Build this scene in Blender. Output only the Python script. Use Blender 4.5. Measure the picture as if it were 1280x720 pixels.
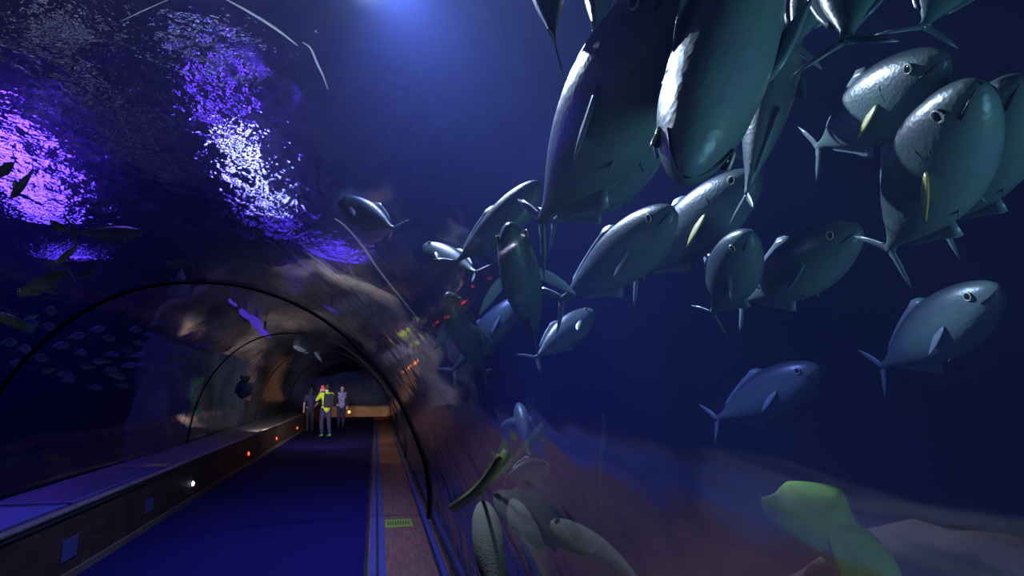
import bpy, bmesh, math, random
from mathutils import Vector, Matrix, noise

for o in list(bpy.data.objects):
    bpy.data.objects.remove(o, do_unlink=True)
S = bpy.context.scene
C = S.collection
R_ = math.radians

# ------------------------------------------------------------------ camera
FPX = 760.0
EYE = Vector((0, 0, 1.7))
TH = math.atan(121 / 760); PS = math.atan(170 / 760 * math.cos(TH))
FW = Vector((math.sin(PS) * math.cos(TH), math.cos(PS) * math.cos(TH), math.sin(TH)))
RT = Vector((math.cos(PS), -math.sin(PS), 0))
UP = RT.cross(FW)
cam = bpy.data.cameras.new('camera'); camo = bpy.data.objects.new('camera', cam); C.objects.link(camo)
cam.sensor_width = 36; cam.lens = FPX / 1280 * 36; cam.clip_start = 0.02; cam.clip_end = 200
camo.matrix_world = Matrix((RT, UP, -FW)).transposed().to_4x4()
camo.location = EYE
S.camera = camo
S.view_settings.view_transform = 'Standard'; S.view_settings.look = 'None'
S.view_settings.gamma = 1; S.view_settings.exposure = 0.0
S.view_settings.use_curve_mapping = False
S.cycles.use_denoising = True
S.cycles.max_bounces = 8; S.cycles.transparent_max_bounces = 16
S.cycles.volume_bounces = 0
S.cycles.sample_clamp_indirect = 4
S.cycles.blur_glossy = 0.5

def ray(x, y):
    return (FW * FPX + RT * (x - 640) + UP * (360 - y)).normalized()
def at(x, y, d):                       # a point of the place seen in direction x, y at distance d
    return EYE + ray(x, y) * d
def project(p):
    q = Vector(p) - EYE; k = q.dot(FW)
    return 640 + FPX * q.dot(RT) / k, 360 - FPX * q.dot(UP) / k

# ------------------------------------------------------------------ world and lights
W = bpy.data.worlds.new('world'); S.world = W; W.use_nodes = True
W.node_tree.nodes['Background'].inputs[0].default_value = (0.02, 0.02, 0.1, 1)
W.node_tree.nodes['Background'].inputs[1].default_value = 0.05

def light(name, kind, loc, target, power, col, size=0.1, angle=60, blend=0.6):
    l = bpy.data.lights.new(name, kind); l.energy = power; l.color = col
    if kind == 'AREA': l.shape = 'DISK'; l.size = size
    else: l.shadow_soft_size = size
    if kind == 'SPOT': l.spot_size = R_(angle); l.spot_blend = blend
    o = bpy.data.objects.new(name, l); C.objects.link(o); o.location = loc
    o.rotation_euler = (Vector(target) - Vector(loc)).to_track_quat('-Z', 'Y').to_euler()
    return o
# tank floodlights under the water surface, and added fills with no fittings
light('key_flood', 'SPOT', (-0.2, 6.6, 6.4), (1.9, 1.8, 3.4), 3900, (0.76, 0.9, 1.0), 0.10, 76, 0.6)
light('haze_flood', 'SPOT', (0.1, 6.4, 6.4), (1.0, 6.2, 2.0), 2900, (0.30, 0.40, 1.0), 0.2, 100, 1.0)
light('belly_fill', 'SPOT', (2.2, -1.6, 0.5), (0.9, 3.0, 3.0), 420, (0.26, 0.60, 0.78), 0.9, 92, 1.0)  # added unseen fill, brightens the fish bellies from below
light('left_fish_fill', 'SPOT', (-4.6, 3.5, 0.8), (-4.6, 7.0, 3.8), 120, (0.6, 0.8, 0.7), 0.3, 80, 1.0)  # added fill without a fitting, for the slender fish at left
light('violet_flood', 'SPOT', (-2.3, 9.5, 6.4), (-2.2, 9.0, 0), 330, (0.20, 0.08, 1.0), 0.2, 130, 0.8)
light('violet_flood', 'SPOT', (-7.0, 13.0, 6.4), (-6.0, 12.0, 0), 480, (0.20, 0.10, 1.0), 0.2, 130, 0.8)
light('boards_fill', 'SPOT', (0.2, -2.0, 1.6), (0.5, 5, 0), 16, (1.0, 0.58, 0.55), 0.2, 60, 1.0)  # unseen fill added behind the camera to brighten the boards
light('rock_fill', 'SPOT', (-0.6, 11.5, 5.4), (-0.6, 18, 3.4), 1500, (0.85, 0.8, 0.85), 0.15, 80, 0.7)  # added unseen fill on the front of the rock vault
light('rock_underside_fill', 'SPOT', (-2.9, 15.6, 0.75), (-0.9, 20.5, 3.3), 1100, (0.85, 0.72, 0.75), 0.1, 110, 1.0)  # unseen upward fill added for the underside of the rock vault
light('rock_underside_fill', 'SPOT', (0.5, 12.6, 0.5), (0.2, 17.0, 3.3), 700, (0.75, 0.7, 0.9), 0.1, 110, 1.0)  # second added fill for the rock underside, on the right
light('passage_spot', 'SPOT', (-0.8, 30, 2.5), (-1.2, 35, 0.9), 90, (1.0, 0.7, 0.45), 0.1, 120, 0.8)
light('passage_spot', 'SPOT', (-1.2, 15.0, 2.55), (-1.4, 22, 0.2), 800, (0.85, 0.82, 1.0), 0.1, 64, 0.9)  # this spot is an added unseen fill on the people
WL = 6.5                               # water level

# ------------------------------------------------------------------ materials
def mat(name, col, rough=0.6, metal=0.0, noise_scale=None, col2=None, bump=0.0, spec=0.5, emit=None, estr=0, stretch=None, detail=4):
    m = bpy.data.materials.new(name); m.use_nodes = True
    nt = m.node_tree; b = nt.nodes['Principled BSDF']
    b.inputs['Base Color'].default_value = (*col, 1); b.inputs['Roughness'].default_value = rough
    b.inputs['Metallic'].default_value = metal; b.inputs['Specular IOR Level'].default_value = spec
    if emit:
        b.inputs['Emission Color'].default_value = (*emit, 1); b.inputs['Emission Strength'].default_value = estr
    if noise_scale:
        tc = nt.nodes.new('ShaderNodeTexCoord'); n = nt.nodes.new('ShaderNodeTexNoise')
        n.inputs['Scale'].default_value = noise_scale; n.inputs['Detail'].default_value = detail
        src = tc.outputs['Object']
        if stretch:
            mp = nt.nodes.new('ShaderNodeMapping'); mp.inputs['Scale'].default_value = stretch
            nt.links.new(src, mp.inputs[0]); src = mp.outputs[0]
        nt.links.new(src, n.inputs['Vector'])
        if col2:
            r = nt.nodes.new('ShaderNodeValToRGB')
            r.color_ramp.elements[0].position = 0.35; r.color_ramp.elements[1].position = 0.65
            r.color_ramp.elements[0].color = (*col, 1); r.color_ramp.elements[1].color = (*col2, 1)
            nt.links.new(n.outputs['Fac'], r.inputs[0]); nt.links.new(r.outputs[0], b.inputs['Base Color'])
        if bump:
            bp = nt.nodes.new('ShaderNodeBump'); bp.inputs['Strength'].default_value = bump
            bp.inputs['Distance'].default_value = 0.05
            nt.links.new(n.outputs['Fac'], bp.inputs['Height']); nt.links.new(bp.outputs[0], b.inputs['Normal'])
    return m

def acrylic_mat():
    m = bpy.data.materials.new('clear_acrylic'); m.use_nodes = True; nt = m.node_tree
    nt.nodes.clear(); N = nt.nodes.new; L = nt.links.new
    out = N('ShaderNodeOutputMaterial'); mix = N('ShaderNodeMixShader')
    tr = N('ShaderNodeBsdfTransparent'); tr.inputs[0].default_value = (0.97, 0.98, 1, 1)
    gl = N('ShaderNodeBsdfGlossy'); gl.inputs['Roughness'].default_value = 0.04
    fr = N('ShaderNodeLayerWeight'); fr.inputs['Blend'].default_value = 0.5
    pw = N('ShaderNodeMath'); pw.operation = 'POWER'; pw.inputs[1].default_value = 4.0; L(fr.outputs['Facing'], pw.inputs[0])
    sc = N('ShaderNodeMath'); sc.operation = 'MULTIPLY_ADD'; sc.inputs[1].default_value = 0.75; sc.inputs[2].default_value = 0.03; L(pw.outputs[0], sc.inputs[0])
    tc = N('ShaderNodeTexCoord'); n = N('ShaderNodeTexNoise'); n.inputs['Scale'].default_value = 2.5
    bp = N('ShaderNodeBump'); bp.inputs['Strength'].default_value = 0.12; bp.inputs['Distance'].default_value = 0.05
    L(tc.outputs['Object'], n.inputs['Vector']); L(n.outputs['Fac'], bp.inputs['Height']); L(bp.outputs[0], gl.inputs['Normal'])
    L(sc.outputs[0], mix.inputs[0]); L(tr.outputs[0], mix.inputs[1]); L(gl.outputs[0], mix.inputs[2])
    L(mix.outputs[0], out.inputs[0])
    return m

def water_surface_mat():
    m = bpy.data.materials.new('rippled_water_surface'); m.use_nodes = True; nt = m.node_tree
    nt.nodes.clear(); N = nt.nodes.new; L = nt.links.new
    out = N('ShaderNodeOutputMaterial'); mix = N('ShaderNodeMixShader')
    rf = N('ShaderNodeBsdfRefraction'); rf.inputs['IOR'].default_value = 1.33; rf.inputs['Roughness'].default_value = 0.0
    rf.inputs[0].default_value = (0.9, 0.92, 1, 1)
    gl = N('ShaderNodeBsdfGlossy'); gl.inputs['Roughness'].default_value = 0.35; gl.inputs[0].default_value = (0.7, 0.7, 0.8, 1)
    mix.inputs[0].default_value = 0.12
    tc = N('ShaderNodeTexCoord')
    n = N('ShaderNodeTexNoise'); n.inputs['Scale'].default_value = 3.2; n.inputs['Detail'].default_value = 3; n.inputs['Roughness'].default_value = 0.6
    v = N('ShaderNodeTexVoronoi'); v.inputs['Scale'].default_value = 9; v.feature = 'SMOOTH_F1'
    b1 = N('ShaderNodeBump'); b1.inputs['Strength'].default_value = 1.0; b1.inputs['Distance'].default_value = 0.1
    b2 = N('ShaderNodeBump'); b2.inputs['Strength'].default_value = 1.0; b2.inputs['Distance'].default_value = 0.025
    L(tc.outputs['Object'], n.inputs['Vector']); L(tc.outputs['Object'], v.inputs['Vector'])
    L(n.outputs['Fac'], b1.inputs['Height']); L(v.outputs['Distance'], b2.inputs['Height']); L(b1.outputs[0], b2.inputs['Normal'])
    L(b2.outputs[0], rf.inputs['Normal']); L(b2.outputs[0], gl.inputs['Normal'])
    L(rf.outputs[0], mix.inputs[1]); L(gl.outputs[0], mix.inputs[2]); L(mix.outputs[0], out.inputs[0])
    return m

def tank_water_mat():
    m = bpy.data.materials.new('hazy_tank_water'); m.use_nodes = True; nt = m.node_tree
    nt.nodes.clear(); N = nt.nodes.new; L = nt.links.new
    out = N('ShaderNodeOutputMaterial')
    sc = N('ShaderNodeVolumeScatter'); sc.inputs['Color'].default_value = (0.26, 0.34, 0.95, 1)
    sc.inputs['Density'].default_value = 0.012; sc.inputs['Anisotropy'].default_value = 0.2
    ab = N('ShaderNodeVolumeAbsorption'); ab.inputs['Color'].default_value = (0.3, 0.5, 0.9, 1); ab.inputs['Density'].default_value = 0.055
    ad = N('ShaderNodeAddShader')
    L(sc.outputs[0], ad.inputs[0]); L(ab.outputs[0], ad.inputs[1]); L(ad.outputs[0], out.inputs['Volume'])
    return m

def fish_mat(name, back, side, belly, rough=0.38, metal=0.25, gill=True):
    m = bpy.data.materials.new(name); m.use_nodes = True; nt = m.node_tree
    b = nt.nodes['Principled BSDF']; N = nt.nodes.new; L = nt.links.new
    tc = N('ShaderNodeTexCoord'); sx = N('ShaderNodeSeparateXYZ'); L(tc.outputs['Object'], sx.inputs[0])
    mr = N('ShaderNodeMapRange'); mr.inputs[1].default_value = -0.15; mr.inputs[2].default_value = 0.16
    L(sx.outputs['Z'], mr.inputs[0])
    r = N('ShaderNodeValToRGB'); e = r.color_ramp.elements
    e[0].position = 0.1; e[0].color = (*belly, 1); e[1].position = 0.85; e[1].color = (*back, 1)
    k = e.new(0.5); k.color = (*side, 1); k = e.new(0.68); k.color = tuple(0.5 * (a + c) for a, c in zip(side, back)) + (1,)
    L(mr.outputs[0], r.inputs[0])
    n = N('ShaderNodeTexNoise'); n.inputs['Scale'].default_value = 14; n.inputs['Detail'].default_value = 4
    L(tc.outputs['Object'], n.inputs['Vector'])
    mx = N('ShaderNodeMix'); mx.data_type = 'RGBA'; mx.blend_type = 'MULTIPLY'; mx.inputs[0].default_value = 0.45
    L(r.outputs[0], mx.inputs[6]); L(n.outputs['Color'], mx.inputs[7])
    L(mx.outputs[2], b.inputs['Base Color'])
    b.inputs['Roughness'].default_value = rough; b.inputs['Metallic'].default_value = metal
    v = N('ShaderNodeTexVoronoi'); v.inputs['Scale'].default_value = 60; L(tc.outputs['Object'], v.inputs['Vector'])
    bp = N('ShaderNodeBump'); bp.inputs['Strength'].default_value = 0.12; bp.inputs['Distance'].default_value = 0.01
    L(v.outputs['Distance'], bp.inputs['Height']); L(bp.outputs[0], b.inputs['Normal'])
    return m

M = dict(
    acrylic=acrylic_mat(), surface=water_surface_mat(), water=tank_water_mat(),
    carpet=mat('blue_carpet', (0.005, 0.0025, 0.045), 0.95, noise_scale=60, col2=(0.007, 0.004, 0.06), bump=0.3, spec=0.1),
    wood=mat('brown_wood_boards', (0.13, 0.05, 0.03), 0.75, noise_scale=3, col2=(0.2, 0.085, 0.05), spec=0.15, stretch=(12, 1, 12)),
    wallwood=mat('dark_brown_panel', (0.05, 0.02, 0.013), 0.6, noise_scale=3, col2=(0.08, 0.034, 0.02), stretch=(4, 1, 4)),
    trimwood=mat('worn_wood_edge', (0.12, 0.08, 0.06), 0.6, noise_scale=6, col2=(0.16, 0.11, 0.08), stretch=(4, 1, 4)),
    endwood=mat('orange_wood_panel', (0.42, 0.2, 0.08), 0.5, noise_scale=5, col2=(0.55, 0.28, 0.1)),
    ledge=mat('grey_ledge_top', (0.022, 0.022, 0.026), 0.6, noise_scale=8, col2=(0.035, 0.035, 0.035)),
    metal=mat('blue_grey_strip', (0.04, 0.04, 0.13), 0.55, 0.0, noise_scale=20, col2=(0.06, 0.06, 0.17), spec=0.3),
    black=mat('black_rubber', (0.006, 0.006, 0.008), 0.5),
    ring=mat('dark_joint_sealant', (0.004, 0.004, 0.006), 0.9, spec=0.05),
    seam=mat('pale_seam', (0.75, 0.78, 0.85), 0.2, spec=1.0),
    tankwall=mat('painted_tank_wall', (0.0018, 0.0024, 0.016), 0.95, spec=0.05, noise_scale=0.7, col2=(0.0026, 0.0034, 0.022), bump=0.2),
    sand=mat('dark_sand', (0.02, 0.018, 0.02), 0.95, noise_scale=9, col2=(0.035, 0.03, 0.03), bump=0.5, spec=0.0),
    ceiling=mat('dark_hall_ceiling', (0.02, 0.015, 0.05), 0.9, noise_scale=0.6, col2=(0.035, 0.03, 0.07)),
    beam=mat('pale_ceiling_duct', (0.5, 0.5, 0.52), 0.7, noise_scale=3, col2=(0.6, 0.6, 0.6)),
    violet=mat('violet_lamp_glow', (0.2, 0.05, 0.9), 0.5, emit=(0.17, 0.055, 1.0), estr=16),
    whitev=mat('white_violet_lamp_glow', (0.5, 0.5, 0.9), 0.5, emit=(0.6, 0.6, 1.0), estr=60),
    paleglow=mat('pale_lamp_glow', (0.5, 0.5, 0.9), 0.5, emit=(0.45, 0.5, 1.0), estr=1.3),
    violetdim=mat('violet_glint', (0.2, 0.05, 0.9), 0.5, emit=(0.13, 0.06, 0.9), estr=1.3), paledim=mat('pale_glint', (0.5, 0.6, 0.7), 0.5, emit=(0.5, 0.6, 0.75), estr=0.6),  # glow colours of the tubes that imitate glints
    red=mat('red_led', (0.9, 0.05, 0.02), 0.4, emit=(1.0, 0.07, 0.03), estr=4),
    orange=mat('orange_led', (0.9, 0.2, 0.05), 0.4, emit=(1.0, 0.25, 0.06), estr=6),
    wled=mat('violet_white_led', (0.8, 0.8, 1.0), 0.4, emit=(0.7, 0.65, 1.0), estr=12),
    rock=mat('olive_brown_rock', (0.13, 0.10, 0.07), 0.9, noise_scale=1.3, col2=(0.36, 0.29, 0.22), bump=1.0, detail=8),
    bluerock=mat('grey_blue_rock', (0.07, 0.09, 0.13), 0.9, noise_scale=1.6, col2=(0.15, 0.17, 0.2), bump=1.0, detail=8),
    brownrock=mat('brown_rock', (0.025, 0.016, 0.014), 0.95, spec=0.1, noise_scale=4, col2=(0.045, 0.03, 0.025), bump=0.6),
    green=mat('yellow_green_coral', (0.07, 0.20, 0.005), 0.8, noise_scale=4, col2=(0.2, 0.22, 0.01), bump=0.3),
    kelpgreen=mat('green_soft_coral', (0.06, 0.2, 0.04), 0.8), kelp=mat('dark_green_kelp', (0.015, 0.035, 0.012), 0.8, spec=0.1),
    redcoral=mat('red_coral', (0.6, 0.06, 0.05), 0.7), yellowcoral=mat('yellow_green_soft_coral', (0.45, 0.55, 0.08), 0.7),
    yellow=mat('yellow_sticker', (0.2, 0.26, 0.01), 0.6), ink=mat('dark_ink', (0.04, 0.06, 0.01), 0.6),
    panel=mat('blue_graphic', (0.01, 0.03, 0.2), 0.4, noise_scale=3, col2=(0.01, 0.07, 0.18)),
    panel2=mat('navy_graphic', (0.01, 0.006, 0.05), 0.4, noise_scale=3, col2=(0.012, 0.012, 0.08)),
    frame=mat('pale_blue_frame', (0.08, 0.09, 0.26), 0.4),
    plate=mat('pale_notice', (0.07, 0.075, 0.2), 0.5),
    tan=mat('tan_blob', (0.3, 0.2, 0.12), 0.5),
    fish=fish_mat('silver_fish_skin', (0.035, 0.055, 0.065), (0.12, 0.20, 0.185), (0.18, 0.27, 0.25), 0.36, 0.0),
    fishpale=fish_mat('mottled_pale_skin', (0.08, 0.08, 0.07), (0.15, 0.15, 0.12), (0.18, 0.16, 0.13), 0.95, 0.0),
    fin=mat('grey_fin', (0.16, 0.22, 0.23), 0.3, 0.0), finy=mat('yellow_tinted_fin', (0.5, 0.45, 0.12), 0.4),
    finpale=mat('pale_fin', (0.5, 0.6, 0.65), 0.3),
    eye=mat('dark_eye', (0.01, 0.01, 0.01), 0.1), iris=mat('pale_iris', (0.6, 0.6, 0.4), 0.2),
    smallfish=fish_mat('blue_grey_fish_skin', (0.03, 0.04, 0.12), (0.15, 0.2, 0.4), (0.3, 0.35, 0.55)),
    greenfish=fish_mat('grey_green_fish_skin', (0.05, 0.07, 0.05), (0.16, 0.2, 0.14), (0.25, 0.28, 0.2)),
    skin=mat('skin', (0.55, 0.35, 0.27), 0.6), hair=mat('dark_hair', (0.01, 0.008, 0.007), 0.6),
    vest=mat('yellow_green_shirt', (0.4, 0.55, 0.02), 0.8), darkcloth=mat('dark_cloth', (0.012, 0.012, 0.025), 0.85),
    purplecloth=mat('violet_patterned_cloth', (0.12, 0.1, 0.3), 0.8, noise_scale=25, col2=(0.45, 0.45, 0.75)),
    greenshoe=mat('green_shoe', (0.05, 0.6, 0.12), 0.6), redcloth=mat('red_cloth', (0.7, 0.05, 0.1), 0.8),
    navy=mat('navy_cloth', (0.02, 0.02, 0.07), 0.85),
)

M['seam'].node_tree.nodes['Principled BSDF'].inputs['Transmission Weight'].default_value = 0.7
M['seam'].node_tree.nodes['Principled BSDF'].inputs['Roughness'].default_value = 0.5

# ------------------------------------------------------------------ mesh helpers
def link(name, me, m=None, parent=None, smooth=True):
    o = bpy.data.objects.new(name, me); C.objects.link(o)
    if m: me.materials.append(m)
    if smooth:
        for p in me.polygons: p.use_smooth = True
    if parent: o.parent = parent
    return o
def from_bm(name, bm, m=None, parent=None, smooth=True):
    bmesh.ops.recalc_face_normals(bm, faces=bm.faces)
    me = bpy.data.meshes.new(name); bm.to_mesh(me); bm.free()
    return link(name, me, m, parent, smooth)
def add_box(bm, a, b, bevel=0.0):
    a, b = Vector(a), Vector(b)
    r = bmesh.ops.create_cube(bm, size=1)
    for v in r['verts']:
        v.co = Vector(((a[i] + b[i]) / 2 + v.co[i] * (b[i] - a[i]) for i in range(3)))
    if bevel:
        es = list({e for v in r['verts'] for e in v.link_edges})
        bmesh.ops.bevel(bm, geom=es, offset=bevel, segments=2, affect='EDGES', profile=0.6)
def boxo(name, a, b, m, parent=None, bevel=0.0):
    bm = bmesh.new(); add_box(bm, a, b, bevel); return from_bm(name, bm, m, parent, False)
def add_tube(bm, pts, rad, seg=10, cap=True):
    pts = [Vector(p) for p in pts]; rings = []
    if not hasattr(rad, '__len__'): rad = [rad] * len(pts)
    ref = Vector((0.13, 0.2, 0.97))
    for i, p in enumerate(pts):
        t = (pts[min(i + 1, len(pts) - 1)] - pts[max(i - 1, 0)]).normalized()
        a = t.cross(ref)
        if a.length < 0.05: a = t.cross(Vector((1, 0, 0)))
        a.normalize(); b = t.cross(a); 
        rings.append([bm.verts.new(p + (a * math.cos(2 * math.pi * k / seg) + b * math.sin(2 * math.pi * k / seg)) * rad[i]) for k in range(seg)])
    for r0, r1 in zip(rings, rings[1:]):
        for k in range(seg): bm.faces.new((r0[k], r0[(k + 1) % seg], r1[(k + 1) % seg], r1[k]))
    if cap:
        bm.faces.new(rings[0]); bm.faces.new(rings[-1][::-1])
def tubeo(name, pts, rad, m, parent=None, seg=10):
    bm = bmesh.new(); add_tube(bm, pts, rad, seg); return from_bm(name, bm, m, parent)
def ball(bm, c, r, sub=2, sc=(1, 1, 1)):
    q = bmesh.ops.create_icosphere(bm, subdivisions=sub, radius=1)
    for v in q['verts']: v.co = Vector(c) + Vector((v.co.x * r * sc[0], v.co.y * r * sc[1], v.co.z * r * sc[2]))
def struct(o): o['kind'] = 'structure'; return o
def tag(o, label, cat, group=None):
    o['label'] = label; o['category'] = cat
    if group: o['group'] = group
    return o
def empty(name, loc=(0, 0, 0)):
    o = bpy.data.objects.new(name, None); o.location = loc; o.empty_display_size = 0.1; C.objects.link(o); return o
def spline(pts, n=6, closed=False):
    P = [Vector(p) for p in pts]; out = []
    for i in range(len(P) - 1):
        p0 = P[max(i - 1, 0)]; p1 = P[i]; p2 = P[i + 1]; p3 = P[min(i + 2, len(P) - 1)]
        for k in range(n):
            t = k / n
            out.append(0.5 * ((2 * p1) + (p2 - p0) * t + (2 * p0 - 5 * p1 + 4 * p2 - p3) * t * t + (3 * p1 - p0 - 3 * p2 + p3) * t ** 3))
    out.append(P[-1]); return out

# ------------------------------------------------------------------ tunnel shell
Y0, Y1 = -5.0, 35.0
PROF = [(.72, 0), (.72, .35), (.62, .80), (.28, 1.54), (-.21, 2.14), (-.77, 2.56), (-1.38, 2.78), (-1.92, 2.80), (-2.42, 2.67),
        (-2.82, 2.39), (-3.11, 2.03), (-3.32, 1.6), (-3.45, 1.1), (-3.5, .62)]
PR = [Vector((p.x, p.y)) for p in spline([(a, b, 0) for a, b in PROF], 5)]
def offset_profile(d):
    out = []
    for i, p in enumerate(PR):
        t = (PR[min(i + 1, len(PR) - 1)] - PR[max(i - 1, 0)]).normalized()
        out.append(p + Vector((t.y, -t.x)) * d)
    return out
def hit_tunnel(x, y, off=0.0):         # where the sight line x, y meets the acrylic
    v = ray(x, y); P = offset_profile(off) if off else PR
    best = None
    for a, b in zip(P, P[1:]):
        dx, dz = b.x - a.x, b.y - a.y
        den = v.x * dz - v.z * dx
        if abs(den) < 1e-9: continue
        t = ((a.x - EYE.x) * dz - (a.y - EYE.z) * dx) / den
        s = ((a.x - EYE.x) * v.z - (a.y - EYE.z) * v.x) / den
        if t > 0 and 0 <= s <= 1: best = t if best is None else min(best, t)
    return (EYE + v * best) if best else None

bm = bmesh.new()
inner, outer = PR, offset_profile(0.05)
ys = [Y0 + (Y1 - Y0) * i / 20 for i in range(21)]
loop = list(inner) + list(outer)[::-1]
rows = [[bm.verts.new((p.x, y, p.y)) for p in loop] for y in ys]
n = len(loop)
for r0, r1 in zip(rows, rows[1:]):
    for k in range(n): bm.faces.new((r0[k], r0[(k + 1) % n], r1[(k + 1) % n], r1[k]))
bm.faces.new(rows[0]); bm.faces.new(rows[-1][::-1])
struct(from_bm('wall_acrylic', bm, M['acrylic']))

# dark joints between the acrylic sections, cut obliquely
for i, a in enumerate((7.88, 14.6, 21.3, 28.0)):
    pts = [(p.x, a + .45 * p.x, p.y) for p in offset_profile(-0.012)]
    o = tubeo('tunnel_joint', pts, (0.019, 0.014, 0.012, 0.012)[i], M['ring'])
    tag(o, ['thin black joint hoop nearest the camera, arching over the whole tunnel',
            'second black joint hoop along the tunnel, arching above the left ledge',
            'third joint hoop along the tunnel, before the walking people',
            'farthest joint hoop, close to the end of the tunnel'][i], 'joint', 'tunnel joint hoops')

# tank shell
struct(boxo('wall_right', (14, -6, -4.8), (14.3, 46, 12), M['tankwall']))
struct(boxo('wall_left', (-14.3, -6, -4.8), (-14, 46, 12), M['tankwall']))
struct(boxo('wall_back', (-14.3, 46, -4.8), (14.3, 46.3, 12), M['tankwall']))
struct(boxo('wall_front', (-14.3, -6.3, -4.8), (14.3, -6, 12), M['tankwall']))
struct(boxo('ceiling', (-14.3, -6.3, 12), (14.3, 46.3, 12.2), M['ceiling']))
bm = bmesh.new(); bmesh.ops.create_grid(bm, x_segments=60, y_segments=100, size=1)
for v in bm.verts:
    x, y = v.co.x * 14, 20 + v.co.y * 26
    z = -4.5 + 0.25 * noise.noise(Vector((x * .5, y * .5, 0))) + 0.1 * noise.noise(Vector((x * 1.7, y * 1.7, 4)))
    v.co = Vector((x, y, z))
struct(from_bm('floor_tank', bm, M['sand']))
# tunnel slab under the passage
struct(boxo('floor_slab', (-3.6, -6, -4.6), (0.85, 36, -0.02), M['sand']))
# water body (haze) with the tunnel left out of it
bm = bmesh.new(); add_box(bm, (-13.99, -5.99, -4.8), (13.99, 45.99, WL - .08))
me_faces = list(bm.faces)
poly = [(p.x, p.y) for p in offset_profile(0.04)] + [(-3.6, .6), (-3.6, -4.7), (.85, -4.7), (.85, 0)]
A = [bm.verts.new((x, -5.98, z)) for x, z in poly]; B = [bm.verts.new((x, 35.2, z)) for x, z in poly]
k = len(poly)
for i in range(k): bm.faces.new((A[i], A[(i + 1) % k], B[(i + 1) % k], B[i]))
bm.faces.new(A[::-1]); bm.faces.new(B)
me = bpy.data.meshes.new('tank_water'); 
bmesh.ops.recalc_face_normals(bm, faces=bm.faces)
box_faces = {f for f in bm.faces if all(abs(abs(v.co.x) - 13.99) < 1e-3 for v in f.verts)}
for f in bm.faces:
    if all(-3.7 < v.co.x < .95 for v in f.verts): f.normal_flip()      # the tunnel is a hole in the water
bm.to_mesh(me); bm.free()
water = struct(link('tank_water', me, M['water'], smooth=False))
import numpy as np
def wave_sheet():
    rs = np.random.RandomState(7)
    xs = np.concatenate([np.linspace(-14, -9.2, 20)[:-1], np.arange(-9.2, 2.0, .045), np.linspace(2.0, 14, 50)])
    ys = np.concatenate([np.linspace(-6, 3.0, 20)[:-1], np.arange(3.0, 24, .05), np.linspace(24.0, 46, 120)])
    X, Y = np.meshgrid(xs, ys); Z = np.zeros_like(X)
    for i in range(46):
        lam = 0.16 * (9.0 ** rs.rand()); kk = 2 * np.pi / lam; th = rs.rand() * 2 * np.pi
        Z += WAVE / kk * np.sin(kk * (X * np.cos(th) + Y * np.sin(th)) + rs.rand() * 6.28)
    Z *= ((X > -9.3) & (X < 2.1) & (Y > 2.9) & (Y < 24.1))
    n, m_ = X.shape
    co = np.stack([X, Y, Z + WL], -1).reshape(-1, 3).astype(np.float32)
    idx = np.arange(n * m_).reshape(n, m_)
    q = np.stack([idx[:-1, :-1], idx[1:, :-1], idx[1:, 1:], idx[:-1, 1:]], -1).reshape(-1, 4)   # facing down
    me = bpy.data.meshes.new('water_surface'); me.vertices.add(len(co)); me.vertices.foreach_set('co', co.ravel())
    me.loops.add(q.size); me.loops.foreach_set('vertex_index', q.ravel().astype(np.int32))
    me.polygons.add(len(q)); me.polygons.foreach_set('loop_start', np.arange(0, q.size, 4, dtype=np.int32))
    me.update(); return me
WAVE = 0.036
me = wave_sheet()
struct(link('water_surface', me, M['surface']))

# ------------------------------------------------------------------ passage floor, walls
struct(boxo('floor', (-2.62, Y0, -0.02), (-0.05, Y1, 0.0), M['carpet']))
struct(boxo('trim_1', (-0.055, Y0, -0.02), (-0.02, 35, 0.018), M['black']))
struct(boxo('floor_boards', (-0.02, Y0, -0.02), (0.72, Y1, 0.004), M['wood']))
track = empty('floor_track', (0.06, 5, 0.004))
for a, b in ((-0.005, 0.06), (0.085, 0.15)):
    boxo('rail', (a - 0.06, Y0 - 5, 0), (b - 0.06, 25, 0.012), M['metal'], track)
boxo('groove', (0.0, Y0 - 5, 0), (0.025, 25, 0.006), M['black'], track)
tag(track, 'blue-grey metal floor track with a black groove beside the carpet edge', 'track')
bs = empty('skirting_rail', (0.66, 5, 0.004))
tubeo('cover', [(0.0, Y0 - 5 + t * 4, 0.022) for t in range(11)], 0.03, M['metal'], bs)
boxo('rubber_edge', (-0.045, Y0 - 5, 0), (-0.02, 30, 0.02), M['black'], bs)
tag(bs, 'shiny metal rail along the foot of the right acrylic wall', 'rail')
struct(boxo('wall_low', (-3.5, Y0, -0.02), (-2.6, 34.4, 0.56), M['wallwood']))
struct(boxo('trim_2', (-3.5, Y0, 0.56), (-2.585, 34.4, 0.60), M['ledge']))
struct(boxo('trim_3', (-2.66, Y0, 0.60), (-2.575, 34.4, 0.622), M['trimwood'], None, 0.008))
struct(boxo('baseboard_left', (-2.6, Y0, 0), (-2.585, 34.4, 0.07), M['trimwood']))
# end of the passage
struct(boxo('wall_end', (-3.5, 34.4, -0.02), (0.72, 35.0, 0.52), M['endwood']))
struct(boxo('trim_4', (-3.5, 34.33, 0.52), (0.72, 35.0, 0.60), M['trimwood']))

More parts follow.
